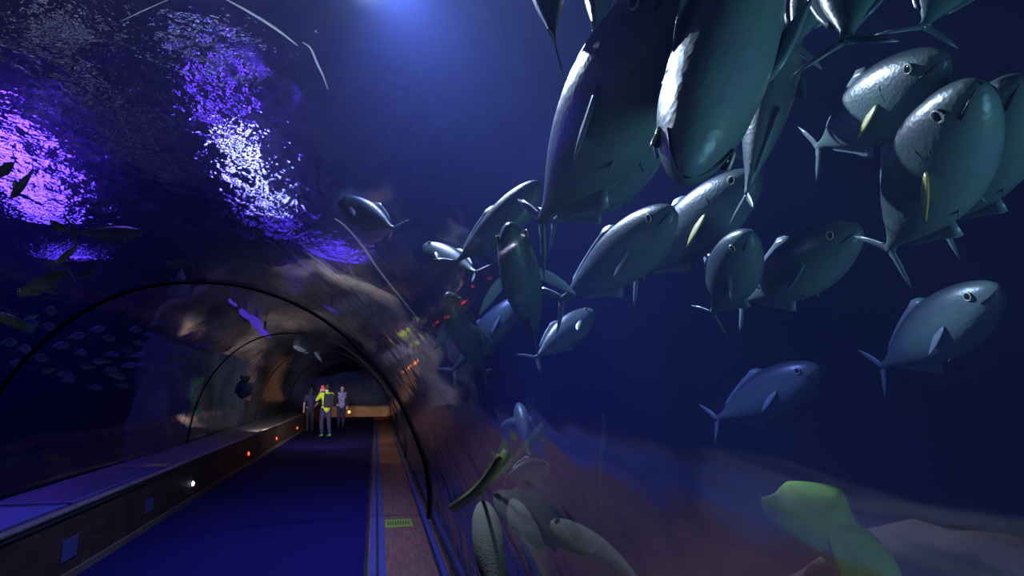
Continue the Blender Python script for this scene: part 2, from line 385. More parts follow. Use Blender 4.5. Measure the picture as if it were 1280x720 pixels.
# floor sticker
def sticker_marks(o_parent, corners, n=9):
    bm = bmesh.new(); a, b, c, d = [Vector(q) for q in corners]
    nrm = (b - a).cross(d - a).normalized()
    for i in range(n):
        t0 = 0.08 + i * 0.84 / n; t1 = t0 + 0.5 * 0.84 / n
        lo, hi = (0.3, 0.7)
        P = lambda u, v: a.lerp(b, u).lerp(d.lerp(c, u), v)
        q = [P(t0, lo), P(t1, lo), P(t1, hi), P(t0, hi)]
        f0 = [bm.verts.new(x + nrm * 0.0015) for x in q]; f1 = [bm.verts.new(x - nrm * 0.0005) for x in q]
        bm.faces.new(f0); bm.faces.new(f1[::-1])
        for k in range(4): bm.faces.new((f0[k], f1[k], f1[(k + 1) % 4], f0[(k + 1) % 4]))
    return from_bm('lettering', bm, M['ink'], o_parent, False)
st = boxo('yellow_sticker', (0.17, 7.8, 0.004), (0.50, 8.25, 0.007), M['yellow'])
sticker_marks(st, [(0.17, 7.8, 0.0075), (0.50, 7.8, 0.0075), (0.50, 8.25, 0.0075), (0.17, 8.25, 0.0075)])
tag(st, 'yellow sticker lying flat across the brown floor boards', 'sticker')
# reflection of the floor sticker, built as a solid strip on the acrylic
n = 14; bm = bmesh.new(); top = []
for i in range(n + 1):
    t = i / n
    cx, cy = 562 + 64 * t + 5 * math.sin(t * math.pi), 637 - 66 * t + 5 * math.sin(t * math.pi)
    w = 6.0
    dx, dy = 0.70 * w, 0.70 * w
    qa = hit_tunnel(cx - dx, cy - dy, -0.006); qb = hit_tunnel(cx + dx, cy + dy, -0.006)
    qc = hit_tunnel(cx - dx, cy - dy, -0.009); qd = hit_tunnel(cx + dx, cy + dy, -0.009)
    top.append([bm.verts.new(q) for q in (qa, qb, qd, qc)])
for a, b in zip(top, top[1:]):
    for k in range(4): bm.faces.new((a[k], a[(k + 1) % 4], b[(k + 1) % 4], b[k]))
bm.faces.new(top[0]); bm.faces.new(top[-1][::-1])
ys_ = from_bm('yellow_reflection', bm, M['yellow'])
tag(ys_, 'yellow-green reflection of the floor sticker, built as a strip up the right acrylic wall', 'sticker')

# panels on the ledge
def panel(name, y0, y1, m, x0=-3.4, x1=-2.72):
    o = empty(name, ((x0 + x1) / 2, (y0 + y1) / 2, 0.60)); hx, hy = (x1 - x0) / 2, (y1 - y0) / 2
    boxo('board', (-hx + .015, -hy + .015, 0), (hx - .015, hy - .015, .018), m, o, 0.003)
    bm = bmesh.new()
    add_box(bm, (-hx, -hy, 0), (-hx + .02, hy, .024)); add_box(bm, (hx - .02, -hy, 0), (hx, hy, .024))
    add_box(bm, (-hx + .02, -hy, 0), (hx - .02, -hy + .02, .024)); add_box(bm, (-hx + .02, hy - .02, 0), (hx - .02, hy, .024))
    from_bm('frame', bm, M['frame'], o, False); return o
p1 = panel('information_panel', 3.9, 6.55, M['panel'])
bm = bmesh.new(); ball(bm, (0.02, -0.2, 0.02), 0.10, 2, (1, 2.2, 0.06)); from_bm('picture', bm, M['tan'], p1)
tag(p1, 'bright blue information panel lying on the left ledge at the photo edge', 'panel')
p2 = panel('information_panel', 6.62, 9.2, M['panel2'])
tag(p2, 'dark navy information panel on the left ledge, beyond the bright blue one', 'panel')
bm = bmesh.new(); add_box(bm, (-3.1, 9.25, .60), (-2.8, 9.7, .606), 0.002)
tag(from_bm('yellow_card', bm, M['yellow'], None, False), 'small yellow card lying on the ledge past the navy panel', 'card')
for y, z, h, lab in ((6.38, 0.27, 0.09, 'larger pale square notice on the low brown wall, nearest the camera'),
                     (8.34, 0.28, 0.08, 'small pale square notice on the low brown wall, farther along')):
    o = boxo('wall_notice', (-2.6, y - h * 1.6, z - h), (-2.592, y + h * 1.6, z + h), M['plate'], None, 0.002)
    tag(o, lab, 'notice')
def led(loc, m, lab, r=0.028, axis='x'):
    o = empty('marker_light', loc)
    bm = bmesh.new(); ball(bm, (0.01 if axis == 'x' else 0, 0 if axis == 'x' else -0.01, 0), r, 2, (0.6, 1, 1) if axis == 'x' else (1, 0.6, 1))
    from_bm('lens', bm, m, o)
    bm = bmesh.new()
    pts = []
    for k in range(17):
        a = k / 16 * 2 * math.pi
        pts.append((0.002, math.cos(a) * r * 1.25, math.sin(a) * r * 1.25) if axis == 'x' else (math.cos(a) * r * 1.25, -0.002, math.sin(a) * r * 1.25))
    add_tube(bm, pts, r * 0.2, 6, False); from_bm('rim', bm, M['black'], o)
    tag(o, lab, 'light', 'marker lights along the low wall')
led((-2.6, 10.11, 0.26), M['wled'], 'glowing white-violet marker light on the low wall, nearest the camera', 0.035)
led((-2.6, 14.17, 0.26), M['red'], 'first red marker light on the low wall after the white one', 0.04)
led((-2.6, 17.92, 0.26), M['red'], 'second red marker light on the low wall', 0.04)
led((-2.6, 22.42, 0.24), M['red'], 'red marker light on the low wall just before the people', 0.045)
led((-1.36, 34.4, 0.26), M['orange'], 'orange marker light on the end wall right of the people', 0.075, 'y')

# seams catching light on the acrylic
def seam(pix, r, lab):
    pts = [hit_tunnel(x, y, 0.058) for x, y in pix]
    pts = spline([p for p in pts if p], 5)
    k = len(pts); rad = [r * .5 * (0.25 + 0.75 * math.sin(math.pi * min(1, max(0, i / (k - 1))))) for i in range(k)]
    tag(tubeo('acrylic_seam', pts, rad, M['seam'], None, 8), lab, 'seam', 'glinting seams on the acrylic')
seam([(276, -4), (310, 14), (345, 36), (372, 57)], 0.004, 'brightest glinting seam, running down from the top edge left of centre')
seam([(378, 53), (388, 60), (396, 78), (404, 95), (410, 112)], 0.003, 'short dim seam just below the bright seam near the top')
seam([(150, 27), (180, 13), (216, -3)], 0.002, 'faint seam rising to the top edge near the upper left corner')
seam([(418, 273), (432, 283), (452, 306), (474, 338), (496, 366), (522, 398)], 0.006, 'long curved pale seam below the small fish at the left of the shoal')
seam([(378, 311), (400, 328), (426, 348)], 0.005, 'short faint seam above the top right of the nearest hoop')
seam([(493, 420), (512, 443), (536, 480)], 0.008, 'blue-white seam crossing in front of the far corals')

# ------------------------------------------------------------------ lamps above the water
def through_surface(x, y, z):          # sight line bent at the flat water surface
    v = ray(x, y); t = (WL - EYE.z) / v.z; p = EYE + v * t
    h = Vector((v.x, v.y, 0)); s = h.length / 1.33; c = math.sqrt(1 - s * s); h.normalize()
    return p + h * (s / c) * (z - WL) + Vector((0, 0, z - WL))
ZL = 10.5
LW = 0.6
def lamp_run(pix, wid, m, lab, z=ZL):
    pts = [through_surface(x, y, z) for x, y in pix]
    bm = bmesh.new(); L = []
    for i, p in enumerate(pts):
        t = (pts[min(i + 1, len(pts) - 1)] - pts[max(i - 1, 0)]).normalized(); s = Vector((-t.y, t.x, 0)) * wid[i] / 2
        s = s * LW; L.append([bm.verts.new(q) for q in (p - s, p + s, p + s + Vector((0, 0, .06)), p - s + Vector((0, 0, .06)))])
    for a, b in zip(L, L[1:]):
        for k in range(4): bm.faces.new((a[k], a[(k + 1) % 4], b[(k + 1) % 4], b[k]))
    bm.faces.new(L[0]); bm.faces.new(L[-1][::-1])
    root = from_bm('overhead_lamp', bm, m, None, False)
    for i in (0, len(pts) - 1): tubeo('hanger', [pts[i] + Vector((0, 0, .06)), Vector((pts[i].x, pts[i].y, 12))], 0.015, M['black'], root, 6)
    return tag(root, lab, 'lamp', 'lamps seen through the ripples')
lamp_run([(258, 85), (275, 140), (300, 190), (325, 250), (352, 298)], [.18, .25, .32, .4, .35], M['violet'], 'long brilliant violet light streak through the ripples, left of centre')
lamp_run([(288, 168), (312, 215), (338, 268)], [.14, .2, .14], M['whitev'], 'white-hot middle of the long violet light streak', ZL - .6)
lamp_run([(205, 50), (320, 78)], [.35, .35], M['paleglow'], 'pale bluish lamp panel at the top of the long light streak')
lamp_run([(-30, 150), (20, 205), (60, 275)], [1.4, 1.7, 1.1], M['violet'], 'wide violet light patch at the left edge of the photo')
lamp_run([(60, 322), (105, 318)], [.5, .5], M['violet'], 'small violet light patch under the left light patch')
def glint_tube(x0, y0, x1, y1, w, m, lab):      # sparkles of light built as glowing tubes between acrylic and rock
    a, b = [p if p.y > 13.2 else EYE + ray(x, y) * (13.2 / ray(x, y).y) for x, y, p in ((x0, y0, hit_tunnel(x0, y0, .3)), (x1, y1, hit_tunnel(x1, y1, .3)))]
    r = (a - EYE).length / FPX * w / 2
    root = empty('glint_tube', (a + b) / 2); d = b - a
    tubeo('tube', [d * -.5, d * -.2, d * .1, d * .5], [r * .5, r, r * .8, r * .4], m, root, 8)
    q = (a + b) / 2; boxo('bracket', (-.03, -.03, 0), (.03, .03, .3), M['black'], root)
    tag(root, lab, 'lamp', 'small glowing glints by the rock over the tunnel')
glint_tube(286, 374, 296, 383, 5, M['violetdim'], 'uppermost of the glowing violet glints under the nearest hoop')
glint_tube(300, 387, 312, 399, 8, M['violetdim'], 'second from top of the glowing violet glints under the nearest hoop')
glint_tube(314, 396, 326, 412, 11, M['violetdim'], 'widest of the glowing violet glints under the nearest hoop')
glint_tube(324, 413, 337, 421, 8, M['violetdim'], 'lowest of the glowing violet glints under the nearest hoop')
lamp_run([(398, 312), (445, 326)], [1.1, .8], M['violet'], 'small violet light patch right of the long streak')
lamp_run([(355, 345), (385, 352)], [.9, .9], M['violet'], 'faint violet light patch under the end of the long streak')
glint_tube(405, 382, 424, 392, 5, M['violetdim'], 'tiny violet glint crossing just outside the hoop')
glint_tube(368, 433, 384, 441, 6, M['paledim'], 'pale white glint on the far tunnel roof, left')
glint_tube(394, 441, 402, 452, 4, M['paledim'], 'pale bluish glint on the far tunnel roof, right')
ducts = [([(-10, 45), (60, 50), (125, 42), (95, 8)], [.12, .12, .2, .15]), ([(20, 118), (90, 145), (190, 165), (196, 140)], [.1, .1, .25, .3]),
         ([(60, 0), (85, 30)], [.3, .2]), ([(85, 100), (125, 128)], [.5, .3]), ([(30, 60), (110, 78)], [.12, .1]), ([(130, 180), (230, 230)], [.3, .5]), ([(40, 235), (150, 265)], [.3, .4])]
for i, (px, w) in enumerate(ducts):
    o = lamp_run(px, w, M['beam'], '', 9.5); o.name = 'ceiling_duct'; o['category'] = 'duct'; o['group'] = 'ceiling ducts seen through the ripples'
    o['label'] = ['pale zigzag duct rippling near the top left corner', 'pale duct rippling with a bright hooked end, left of the long streak', 'short pale duct at the very top left',
                  'wide pale blur under the top left zigzag', 'thin pale line just under the top left zigzag', 'dim pale blur above the upper left part of the nearest hoop', 'dim pale line right of the left violet patch'][i]
light('duct_fill', 'SPOT', (-4, 7, 6.8), (-5, 10, 10), 2200, (0.7, 0.7, 1.0), 0.3, 150, 1.0)  # added unseen fill pointing up at the ducts

# ------------------------------------------------------------------ fish
def zoff(x, bend): return bend * (0.5 - x) ** 2 * 0.55
PF = [(0.5, .012, .012, .010, 0), (0.485, .035, .035, .026, .0), (0.45, .062, .064, .048, .002), (0.40, .088, .09, .066, .004), (0.33, .112, .118, .082, .005), (0.24, .132, .14, .092, .004),
      (0.12, .142, .15, .095, 0), (0.0, .134, .138, .088, 0), (-0.12, .11, .108, .070, 0), (-0.23, .076, .072, .046, 0), (-0.31, .045, .042, .027, 0), (-0.37, .024, .022, .017, 0), (-0.405, .020, .020, .013, 0), (-0.42, .022, .022, .009, 0)]
def fish_meshes(bend, prof=1.12, girth=1.1, spread=False):
    out = {}
    # interpolate stations
    st = spline([(a, b, c) for a, b, c, d, e in PF], 3); sw = spline([(a, d, e) for a, b, c, d, e in PF], 3)
    bm = bmesh.new(); rings = []
    for (x, hu, hd), (_, w, e) in zip(st, sw):
        r = []
        for k in range(20):
            a = 2 * math.pi * k / 20; cz, cy = math.cos(a), math.sin(a)
            zz = (hu if cz > 0 else -hd) * abs(cz) ** 0.95 * prof
            yy = w * girth * math.copysign(abs(cy) ** 0.9, cy)
            r.append(bm.verts.new((x, yy + zoff(x, bend), zz)))
        rings.append(r)
    for a, b in zip(rings, rings[1:]):
        for k in range(20): bm.faces.new((a[k], a[(k + 1) % 20], b[(k + 1) % 20], b[k]))
    bm.faces.new(rings[0]); bm.faces.new(rings[-1][::-1])
    out['body'] = bm
    def fin(outline, thick, place):
        # outline: closed polygon (u, v); place maps (u, v, side) to a point; tapers at the edge
        bm = bmesh.new(); n = len(outline)
        cu = sum(p[0] for p in outline) / n; cv = sum(p[1] for p in outline) / n
        f = [bm.verts.new(place(u, v, 0)) for u, v in outline]
        for s in (1, -1):
            m1 = [bm.verts.new(place(cu + (u - cu) * .7, cv + (v - cv) * .7, s * thick)) for u, v in outline]
            c = bm.verts.new(place(cu, cv, s * thick))
            for k in range(n):
                bm.faces.new((f[k], f[(k + 1) % n], m1[(k + 1) % n], m1[k]))
                bm.faces.new((m1[k], m1[(k + 1) % n], c))
        return bm
    def lobe(sg):
        A = [(-.40, .006 * sg), (-.425, .035 * sg), (-.455, .08 * sg), (-.495, .125 * sg), (-.545, .165 * sg), (-.515, .105 * sg), (-.482, .055 * sg), (-.462, .025 * sg), (-.455, .0)]
        bm = fin(A, .0045, lambda u, v, s: Vector((u, s + zoff(u, bend), v)))
        return bm
    b1 = lobe(1); tmp = bpy.data.meshes.new('t'); b2 = lobe(-1); b2.to_mesh(tmp); b2.free(); b1.from_mesh(tmp); bpy.data.meshes.remove(tmp)
    out['caudal_fin'] = b1
    out['dorsal_fin'] = fin([(.14, .13), (.07, .17), (.02, .18), (-.02, .165), (-.10, .145), (-.20, .112), (-.30, .07), (-.33, .04), (-.27, .05), (-.15, .08), (0, .12)], .004, lambda u, v, s: Vector((u, s + zoff(u, bend), v * prof)))
    out['anal_fin'] = fin([(-.02, -.12), (-.055, -.175), (-.09, -.165), (-.16, -.125), (-.24, -.09), (-.31, -.06), (-.33, -.035), (-.25, -.05), (-.12, -.09)], .004, lambda u, v, s: Vector((u, s + zoff(u, bend), v * prof)))
    for sd, nm in ((1, 'pectoral_fin_a'), (-1, 'pectoral_fin_b')):
        def pl(u, v, s, sd=sd):
            # u backwards, v outwards
            if spread: return Vector((.22 - u, sd * (.085 * girth + v * 1.1) + zoff(.22 - u, bend), -.05 - v * .35 - 1.5 * v * v + s))
            return Vector((.22 - u + 0.0, sd * (.090 * girth + v * 0.30 - u * .12 + s) + zoff(.22 - u, bend), -.03 - v * 0.62))
        out[nm] = fin([(0, -.02), (.0, .02), (.03, .065), (.08, .11), (.15, .15), (.175, .152), (.155, .10), (.13, .055), (.10, .02), (.08, -.02)], .006, pl)
    for sd, nm in ((1, 'pelvic_fin_a'), (-1, 'pelvic_fin_b')):
        out[nm] = fin([(.16, -.125), (.12, -.13), (.07, -.175), (.06, -.172), (.09, -.125)], .003, lambda u, v, s, sd=sd: Vector((u, sd * (.02 + (-.12 - v) * .6) + s + zoff(u, bend), v)))
    for sd, nm in ((1, 'eye_a'), (-1, 'eye_b')):
        e = bmesh.new(); ball(e, (.400, sd * .062 * girth + zoff(.40, bend), .026), .021, 2, (1, .55, 1)); out[nm] = e
    for sd, nm in ((1, 'gill_cover_a'), (-1, 'gill_cover_b')):
        e = bmesh.new()
        pts = []
        for k in range(9):
            a = -1.15 + 2.3 * k / 8
            x = .285 - .035 * math.cos(a); zc = .085 * math.sin(a) - .005
            hh = .13; yy = .0845 * girth * math.sqrt(max(0.02, 1 - (zc / hh) ** 2)) 
            pts.append((x, sd * yy + zoff(x, bend), zc * prof))
        add_tube(e, pts, [.003, .006, .008, .009, .009, .009, .008, .006, .003], 6); out[nm] = e
    
    for sd, nm in ((1, 'iris_a'), (-1, 'iris_b')):
        e = bmesh.new()
        add_tube(e, [(.400 + .019 * math.cos(t * .5236), sd * .0705 * girth + zoff(.40, bend), .026 + .019 * math.sin(t * .5236)) for t in range(13)], .0035, 5, False); out[nm] = e
    e = bmesh.new()
    pts = [(.455, sd * yy + zoff(.45, bend), -.022) for sd, yy in ((1, .047),)]
    pts = [(.425, .058 * girth, -.03), (.465, .040 * girth, -.018), (.49, .018 * girth, -.006), (.501, 0, -.002), (.49, -.018 * girth, -.006), (.465, -.040 * girth, -.018), (.425, -.058 * girth, -.03)]
    add_tube(e, [(a, b + zoff(a, bend), c) for a, b, c in pts], .0035, 6); out['mouth'] = e
    res = {}
    for k, b in out.items():
        nm = k[:-2] if k.endswith(('_a', '_b')) else k
        bmesh.ops.remove_doubles(b, verts=b.verts, dist=1e-5)
        bmesh.ops.recalc_face_normals(b, faces=b.faces)
        me = bpy.data.meshes.new(nm); b.to_mesh(me); b.free()
        for p in me.polygons: p.use_smooth = True
        res[k] = me
    return res
def skin(meshes, body, fin, pect):
    r = {}
    for k, me in meshes.items():
        me = me.copy(); me.materials.append({'body': body, 'eye_a': M['eye'], 'eye_b': M['eye'], 'iris_a': M['iris'], 'iris_b': M['iris'], 'mouth': M['black'], 'pectoral_fin_a': pect, 'pectoral_fin_b': pect, 'gill_cover_a': body, 'gill_cover_b': body}.get(k, fin)); r[k] = me
    return r
FM = {b: skin(fish_meshes(b), M['fish'], M['fin'], M['fin']) for b in (0, .45, -.45)}
FSP = skin(fish_meshes(0, spread=True), M['fish'], M['fin'], M['finpale'])
FY = skin(fish_meshes(0), M['fish'], M['fin'], M['finy'])
FG = {b: skin(fish_meshes(b, .55, .7), M['greenfish'], M['greenfish'], M['greenfish']) for b in (0, .35)}
FS = skin(fish_meshes(0, 1.2, .8), M['smallfish'], M['smallfish'], M['smallfish'])
FPALE = skin(fish_meshes(0, .75, 1.0), M['fishpale'], M['fishpale'], M['fishpale'])

def place_fish(name, meshes, nose, tail, dist, roll, L, far, lab, cat='fish', group=None, parts=None):
    """nose, tail: directions; dist: distance of the middle; far=+1 nose farther; L: length; roll: 0 back to the left of travel, 90 back away"""
    rn, rt = ray(*nose), ray(*tail)
    def pts(dl): return EYE + rn * (dist + far * dl), EYE + rt * (dist - far * dl)
    lo, hi = 0, dist * .45
    a, b = pts(0)
    if (a - b).length < L:
        for _ in range(40):
            mid = (lo + hi) / 2; a, b = pts(mid)
            if (a - b).length < L: lo = mid
            else: hi = mid
    Nn, Tt = a, b
    X = (Nn - Tt).normalized(); mid = (Nn + Tt) / 2
    away = (mid - EYE).normalized()
    side = away.cross(X); side.normalize()          # left/right of travel
    # left of travel on screen
    sx = Vector((-(tail[1] - nose[1]), -(nose[0] - tail[0])))
    left = RT * (-( -(nose[1] - tail[1]))) * -1 + UP * (nose[0] - tail[0])
    v2 = Vector((nose[0] - tail[0], -(nose[1] - tail[1])))   # y up
    left = RT * (-v2.y) + UP * v2.x; left.normalize()
    bk = left * math.cos(R_(roll)) + away * math.sin(R_(roll))
    Z = (bk - X * bk.dot(X)).normalized(); Y = Z.cross(X)
    s = (Nn - Tt).length
    root = empty(name); root.matrix_world = Matrix.Translation(mid) @ Matrix((X, Y, Z)).transposed().to_4x4() @ Matrix.Scale(s, 4)
    made = {}
    for k, me in meshes.items():
        if parts and not any(k.startswith(q) for q in parts): continue
        nm = k[:-2] if k.endswith(('_a', '_b')) else k
        o = bpy.data.objects.new(nm, me); C.objects.link(o); o.parent = root
        made[k] = o
    for k in ('a', 'b'):
        if 'iris_' + k in made: made['iris_' + k].parent = made['eye_' + k]
    tag(root, lab, cat, group)
    h = hit_tunnel((nose[0] + tail[0]) / 2, (nose[1] + tail[1]) / 2)
    if h and dist < (h - EYE).length + .1: print('FISH INSIDE TUNNEL', lab, dist, (h - EYE).length)
    if max(Nn.z, Tt.z) > 6.2: print('FISH ABOVE WATER', lab, Nn.z, Tt.z)
    return root
G = 'shoal of silver fish right of the tunnel'
J = 'silver_fish'
SH = [  # nose, tail, dist, roll, L, far, bend, label
 ((424, 249), (506, 303), 5.2, 160, .78, 1, .45, 'small silver fish at the left end of the shoal, nose to upper left'),
 ((530, 306), (606, 358), 4.8, 155, .70, 1, .45, 'silver fish facing left beside the spread-finned fish, curved blue-white back edge'),
 ((674, 227), (582, 340), 4.3, 30, .84, -1, -.45, 'silver fish climbing right with its nose touching the huge fish edge'),
 ((637, 281), (671, 436), 3.5, 90, 1.05, -1, 0, 'silver fish seen from below with both curved pectoral fins spread'),
 ((558, 367), (610, 474), 4.6, 112, .9, -1, 0, 'slender silver fish seen from below, pointing up, over the far corals'),
 ((842, 262), (732, 372), 3.9, 38, 1.12, -1, -.45, 'silver fish with brightly lit head beside the middle of the shoal'),
 ((950, 216), (785, 352), 4.2, 34, 1.25, -1, 0, 'big silver fish with a pale glowing pectoral fin behind the brightly lit one'),
 ((938, 291), (888, 398), 3.9, 42, 1.0, -1, 0, 'stubby silver fish heading toward the camera below the hanging tail'),
 ((1076, 286), (918, 384), 4.0, 30, 1.12, -1, 0, 'dim plain silver fish pointing right, in the middle right of the shoal'),
 ((1226, 104), (1106, 322), 2.9, 42, 1.12, -1, 0, 'large bright silver fish with yellow pectoral fin at the far right'),
 ((1281, 98), (1170, 290), 3.4, 42, 1.12, -1, 0, 'silver fish half hidden behind the large bright one at the far right'),
 ((1184, 72), (1014, 190), 3.7, 32, 1.12, -1, 0, 'silver fish with small yellow fin pointing to the upper right, near the top right'),
 ((1251, 360), (1094, 464), 6.2, 30, 1.6, -1, 0, 'dim silver fish at the right edge below the large bright one'),
 ((1024, 460), (888, 528), 7.4, 28, 1.6, -1, 0, 'dimmest lowest silver fish at the right, alone in dark water'),
 ((868, -40), (668, 290), 2.6, 55, 1.5, -1, 0, 'huge close silver fish slanting across the top of the shoal'),
 ((830, 172), (684, 284), 3.3, 38, .95, -1, 0, 'silver fish mostly hidden below the huge slanting fish'),
 ((858, 222), (955, -120), 2.1, 95, 1.3, -1, 0, 'huge dark fish hanging nose down from the top of the photo'),
 ((985, 25), (929, 262), 3.2, 75, .95, 1, 0, 'fish whose forked tail hangs in front of the big silver fish'),
 ((672, -90), (694, 62), 2.9, 95, .8, 1, 0, 'silver fish cut off by the top edge, left of the huge slanting fish'),
 ((755, -80), (742, 52), 3.2, 95, .8, 1, 0, 'silver fish cut off by the top edge, touching the huge slanting fish'),
 ((1082, -120), (983, 72), 3.1, 40, .9, 1, 0, 'fish with a bright bent tail beside the huge nose-down fish'),
 ((1092, -110), (1054, 66), 2.55, 60, .9, 1, 0, 'fish hanging from the top edge with a pale tail spread right of centre'),
 ((1235, -100), (1148, 45), 3.4, 45, .9, 1, 0, 'fish whose dim tail shows at the top above the upper right fish'),
 ((741, 388), (664, 452), 4.8, 30, .75, 1, 0, 'dim silver fish under the spread-finned fish, right of its tail'),
 ((652, 372), (560, 470), 6.4, 35, .9, 1, 0, 'very dim fish behind the tail of the spread-finned fish'),
 ((977, 75), (905, 190), 3.9, 30, .9, 1, 0, 'dim fish showing only behind the huge nose-down fish'),
 ((648, 505), (662, 575), 4.6, 80, .55, 1, 0, 'small pale-headed fish rising above the reflected wall at lower centre'),
 ((626, 540), (668, 528), 4.8, 0, .5, 1, 0, 'small fish with curved lit back beside the pale-headed one'),
 ((686, 583), (628, 596), 3.6, 10, .42, 1, 0, 'round dim fish low down over the reflected blue band'),
]
for nose, tail, d, roll, L, far, bend, lab in SH:
    place_fish(J, FSP if 'below' in lab and 'seen from' in lab else FY if 'yellow' in lab or 'glowing' in lab else FM[bend], nose, tail, d, roll, L, far, lab, 'fish', G)
for nose, tail, d, roll, L, lab in (
    ((603, 628), (628, 790), 2.15, 90, .55, 'pale mottled fish standing upright at the bottom, left of its twin'),
    ((640, 625), (700, 780), 2.35, 90, .55, 'pale mottled fish standing upright at the bottom, right of its twin'),
    ((690, 652), (830, 760), 2.0, 175, .5, 'pale fish with a bright edge slanting down at the bottom of the photo')):
    place_fish('mottled_fish', FPALE, nose, tail, d, roll, L, 1, lab, 'fish', 'pale mottled fish low by the acrylic', parts=('body', 'caudal', 'eye'))
GL = [((14, 248), (44, 210), 6.5, -20, .42, 0, 'leaf-shaped fish in front of the left violet light patch'),
      ((-8, 222), (22, 200), 6.6, 20, .5, 0, 'dark fish cut by the left edge over the violet light patch'),
      ((178, 291), (88, 291), 7.2, 10, .95, 0, 'long slender fish level under the left violet light patch'),
      ((62, 276), (92, 293), 7.6, 150, .4, 0, 'small fish slanting down onto the long slender fish'),
      ((22, 368), (112, 336), 6.6, 175, .85, .35, 'long bent fish curving downward above the left part of the hoop'),
      ((70, 330), (100, 305), 7.0, 170, .4, 0, 'small fish in front of the lower violet patch at left'),
      ((98, 349), (124, 328), 7.0, 170, .4, 0, 'small fish right of the long bent fish'),
      ((206, 330), (242, 330), 9.0, 175, .5, 0, 'tiny slender fish just above the top of the nearest hoop'),
      ((-10, 392), (45, 414), 6.8, 10, .6, 0, 'blue-lit fish at the left edge beside the foot of the hoop')]
for nose, tail, d, roll, L, bend, lab in GL:
    place_fish('slender_fish', FG[bend], nose, tail, d, roll, L, 1, lab, 'fish', 'slender fish at the upper left')
random.seed(4)
SCH = [(40, 396), (62, 388), (35, 403), (60, 408), (33, 412), (30, 436), (75, 432), (50, 447), (85, 475), (80, 468), (135, 423), (175, 429), (186, 418), (168, 412), (140, 443), (157, 437), (160, 457),
       (190, 452), (176, 455), (145, 470), (138, 462), (152, 482), (215, 462), (232, 443), (222, 456), (200, 402), (120, 412), (250, 432), (110, 458), (62, 462), (100, 441), (182, 470), (205, 435), (20, 455), (128, 452),
       (95, 420), (240, 470), (170, 444), (10, 428), (118, 485)]
for x, y in SCH:
    s = random.uniform(8, 13); a = random.uniform(-.25, .25); f = random.choice((1, 1, 1, -1))
    place_fish('schooling_fish', FS, (x + f * s, y - s * a), (x - f * s, y + s * a), (hit_tunnel(x, y) - EYE).length + random.uniform(.4, 1.6), 8 if f > 0 else 172, .24, 1,
               'small blue-lit fish of the dim school behind the left acrylic wall', 'fish', 'school of small blue fish at the left', parts=('body', 'caudal', 'dorsal', 'eye'))

# ------------------------------------------------------------------ rocks and corals
def rock_shell(name, y0, y1, k0, k1, scale, m, seed, amp=.35, lab='', thick=.5):
    bm = bmesh.new(); P = PR[k0:k1]; c = Vector((-1.4, .8)); rows = []; ny = int((y1 - y0) * 3)
    for j in range(ny + 1):
        y = y0 + (y1 - y0) * j / ny; r = []
        for i, p in enumerate(P):
            d = (p - c); q = c + d * scale
            v = Vector((q.x, y, q.y)); nn = noise.fractal(v * .9 + Vector((seed, 0, 0)), 0.6, 2.0, 6)
            u = Vector((d.x, 0, d.y)).normalized()
            e = abs(2 * j / ny - 1) ** 6 * .5
            r.append((v + u * (amp * nn + e), v + u * (amp * nn + thick + .2)))
        rows.append(r)
    V = [[bm.verts.new(a) for a, b in r] for r in rows]; O = [[bm.verts.new(b) for a, b in r] for r in rows]
    for j in range(ny):
        for i in range(len(P) - 1):
            bm.faces.new((V[j][i], V[j][i + 1], V[j + 1][i + 1], V[j + 1][i])); bm.faces.new((O[j][i], O[j + 1][i], O[j + 1][i + 1], O[j][i + 1]))
        bm.faces.new((V[j][0], V[j + 1][0], O[j + 1][0], O[j][0])); bm.faces.new((V[j][-1], O[j][-1], O[j + 1][-1], V[j + 1][-1]))
    for i in range(len(P) - 1):
        bm.faces.new((V[0][i], O[0][i], O[0][i + 1], V[0][i + 1])); bm.faces.new((V[-1][i], V[-1][i + 1], O[-1][i + 1], O[-1][i]))
    return tag(from_bm(name, bm, m), lab, 'rock')
nP = len(PR)
rock_shell('rock_arch', 13.5, 34, 12, nP - 14, 1.38, M['rock'], 3, .4, 'olive-brown rock vault lying over the far half of the tunnel')
def boulder(name, c, s, m, seed, lab, sub=4, amp=.35, freq=1.2):
    bm = bmesh.new(); bmesh.ops.create_icosphere(bm, subdivisions=sub, radius=1)
    for v in bm.verts:
        d = v.co.normalized(); n_ = noise.fractal(d * freq + Vector((seed, seed * .3, 0)), .7, 2, 6)
        v.co = Vector(c) + Vector((d.x * s[0], d.y * s[1], d.z * s[2])) * (1 + amp * n_)
    return tag(from_bm(name, bm, m), lab, 'rock')
boulder('rock_column', (-5.0, 17.0, 1.2), (.8, 1.4, 2.6), M['bluerock'], 1, 'bluish rock column behind the left ledge, nearest of the left rocks')
boulder('rock_column', (-5.2, 21.5, 1.2), (1.1, 1.8, 2.9), M['bluerock'], 2, 'bluish rock column behind the left ledge, second from the camera')
boulder('rock_column', (-5.0, 27.5, 1.0), (1.0, 2.6, 2.8), M['rock'], 5, 'brown rock mass behind the left ledge close to the people')
boulder('rock_column', (2.3, 19.5, 1.3), (.9, 2.4, 2.4), M['bluerock'], 8, 'dark bluish rock right of the tunnel behind the shoal')
boulder('rock_column', (2.2, 27, 1.2), (1.1, 3.4, 2.6), M['rock'], 11, 'olive rock right of the tunnel near its far end')
boulder('rock_column', (-1.5, 40.5, .2), (5.5, 2.0, 2.0), M['bluerock'], 14, 'dim blue rock bank seen through the far end of the tunnel')
boulder('rock_slab', at(1290, 830, 3.6), (.9, .8, .5), M['brownrock'], 21, 'dim brown rock slab at the lower right corner', 4, .25)

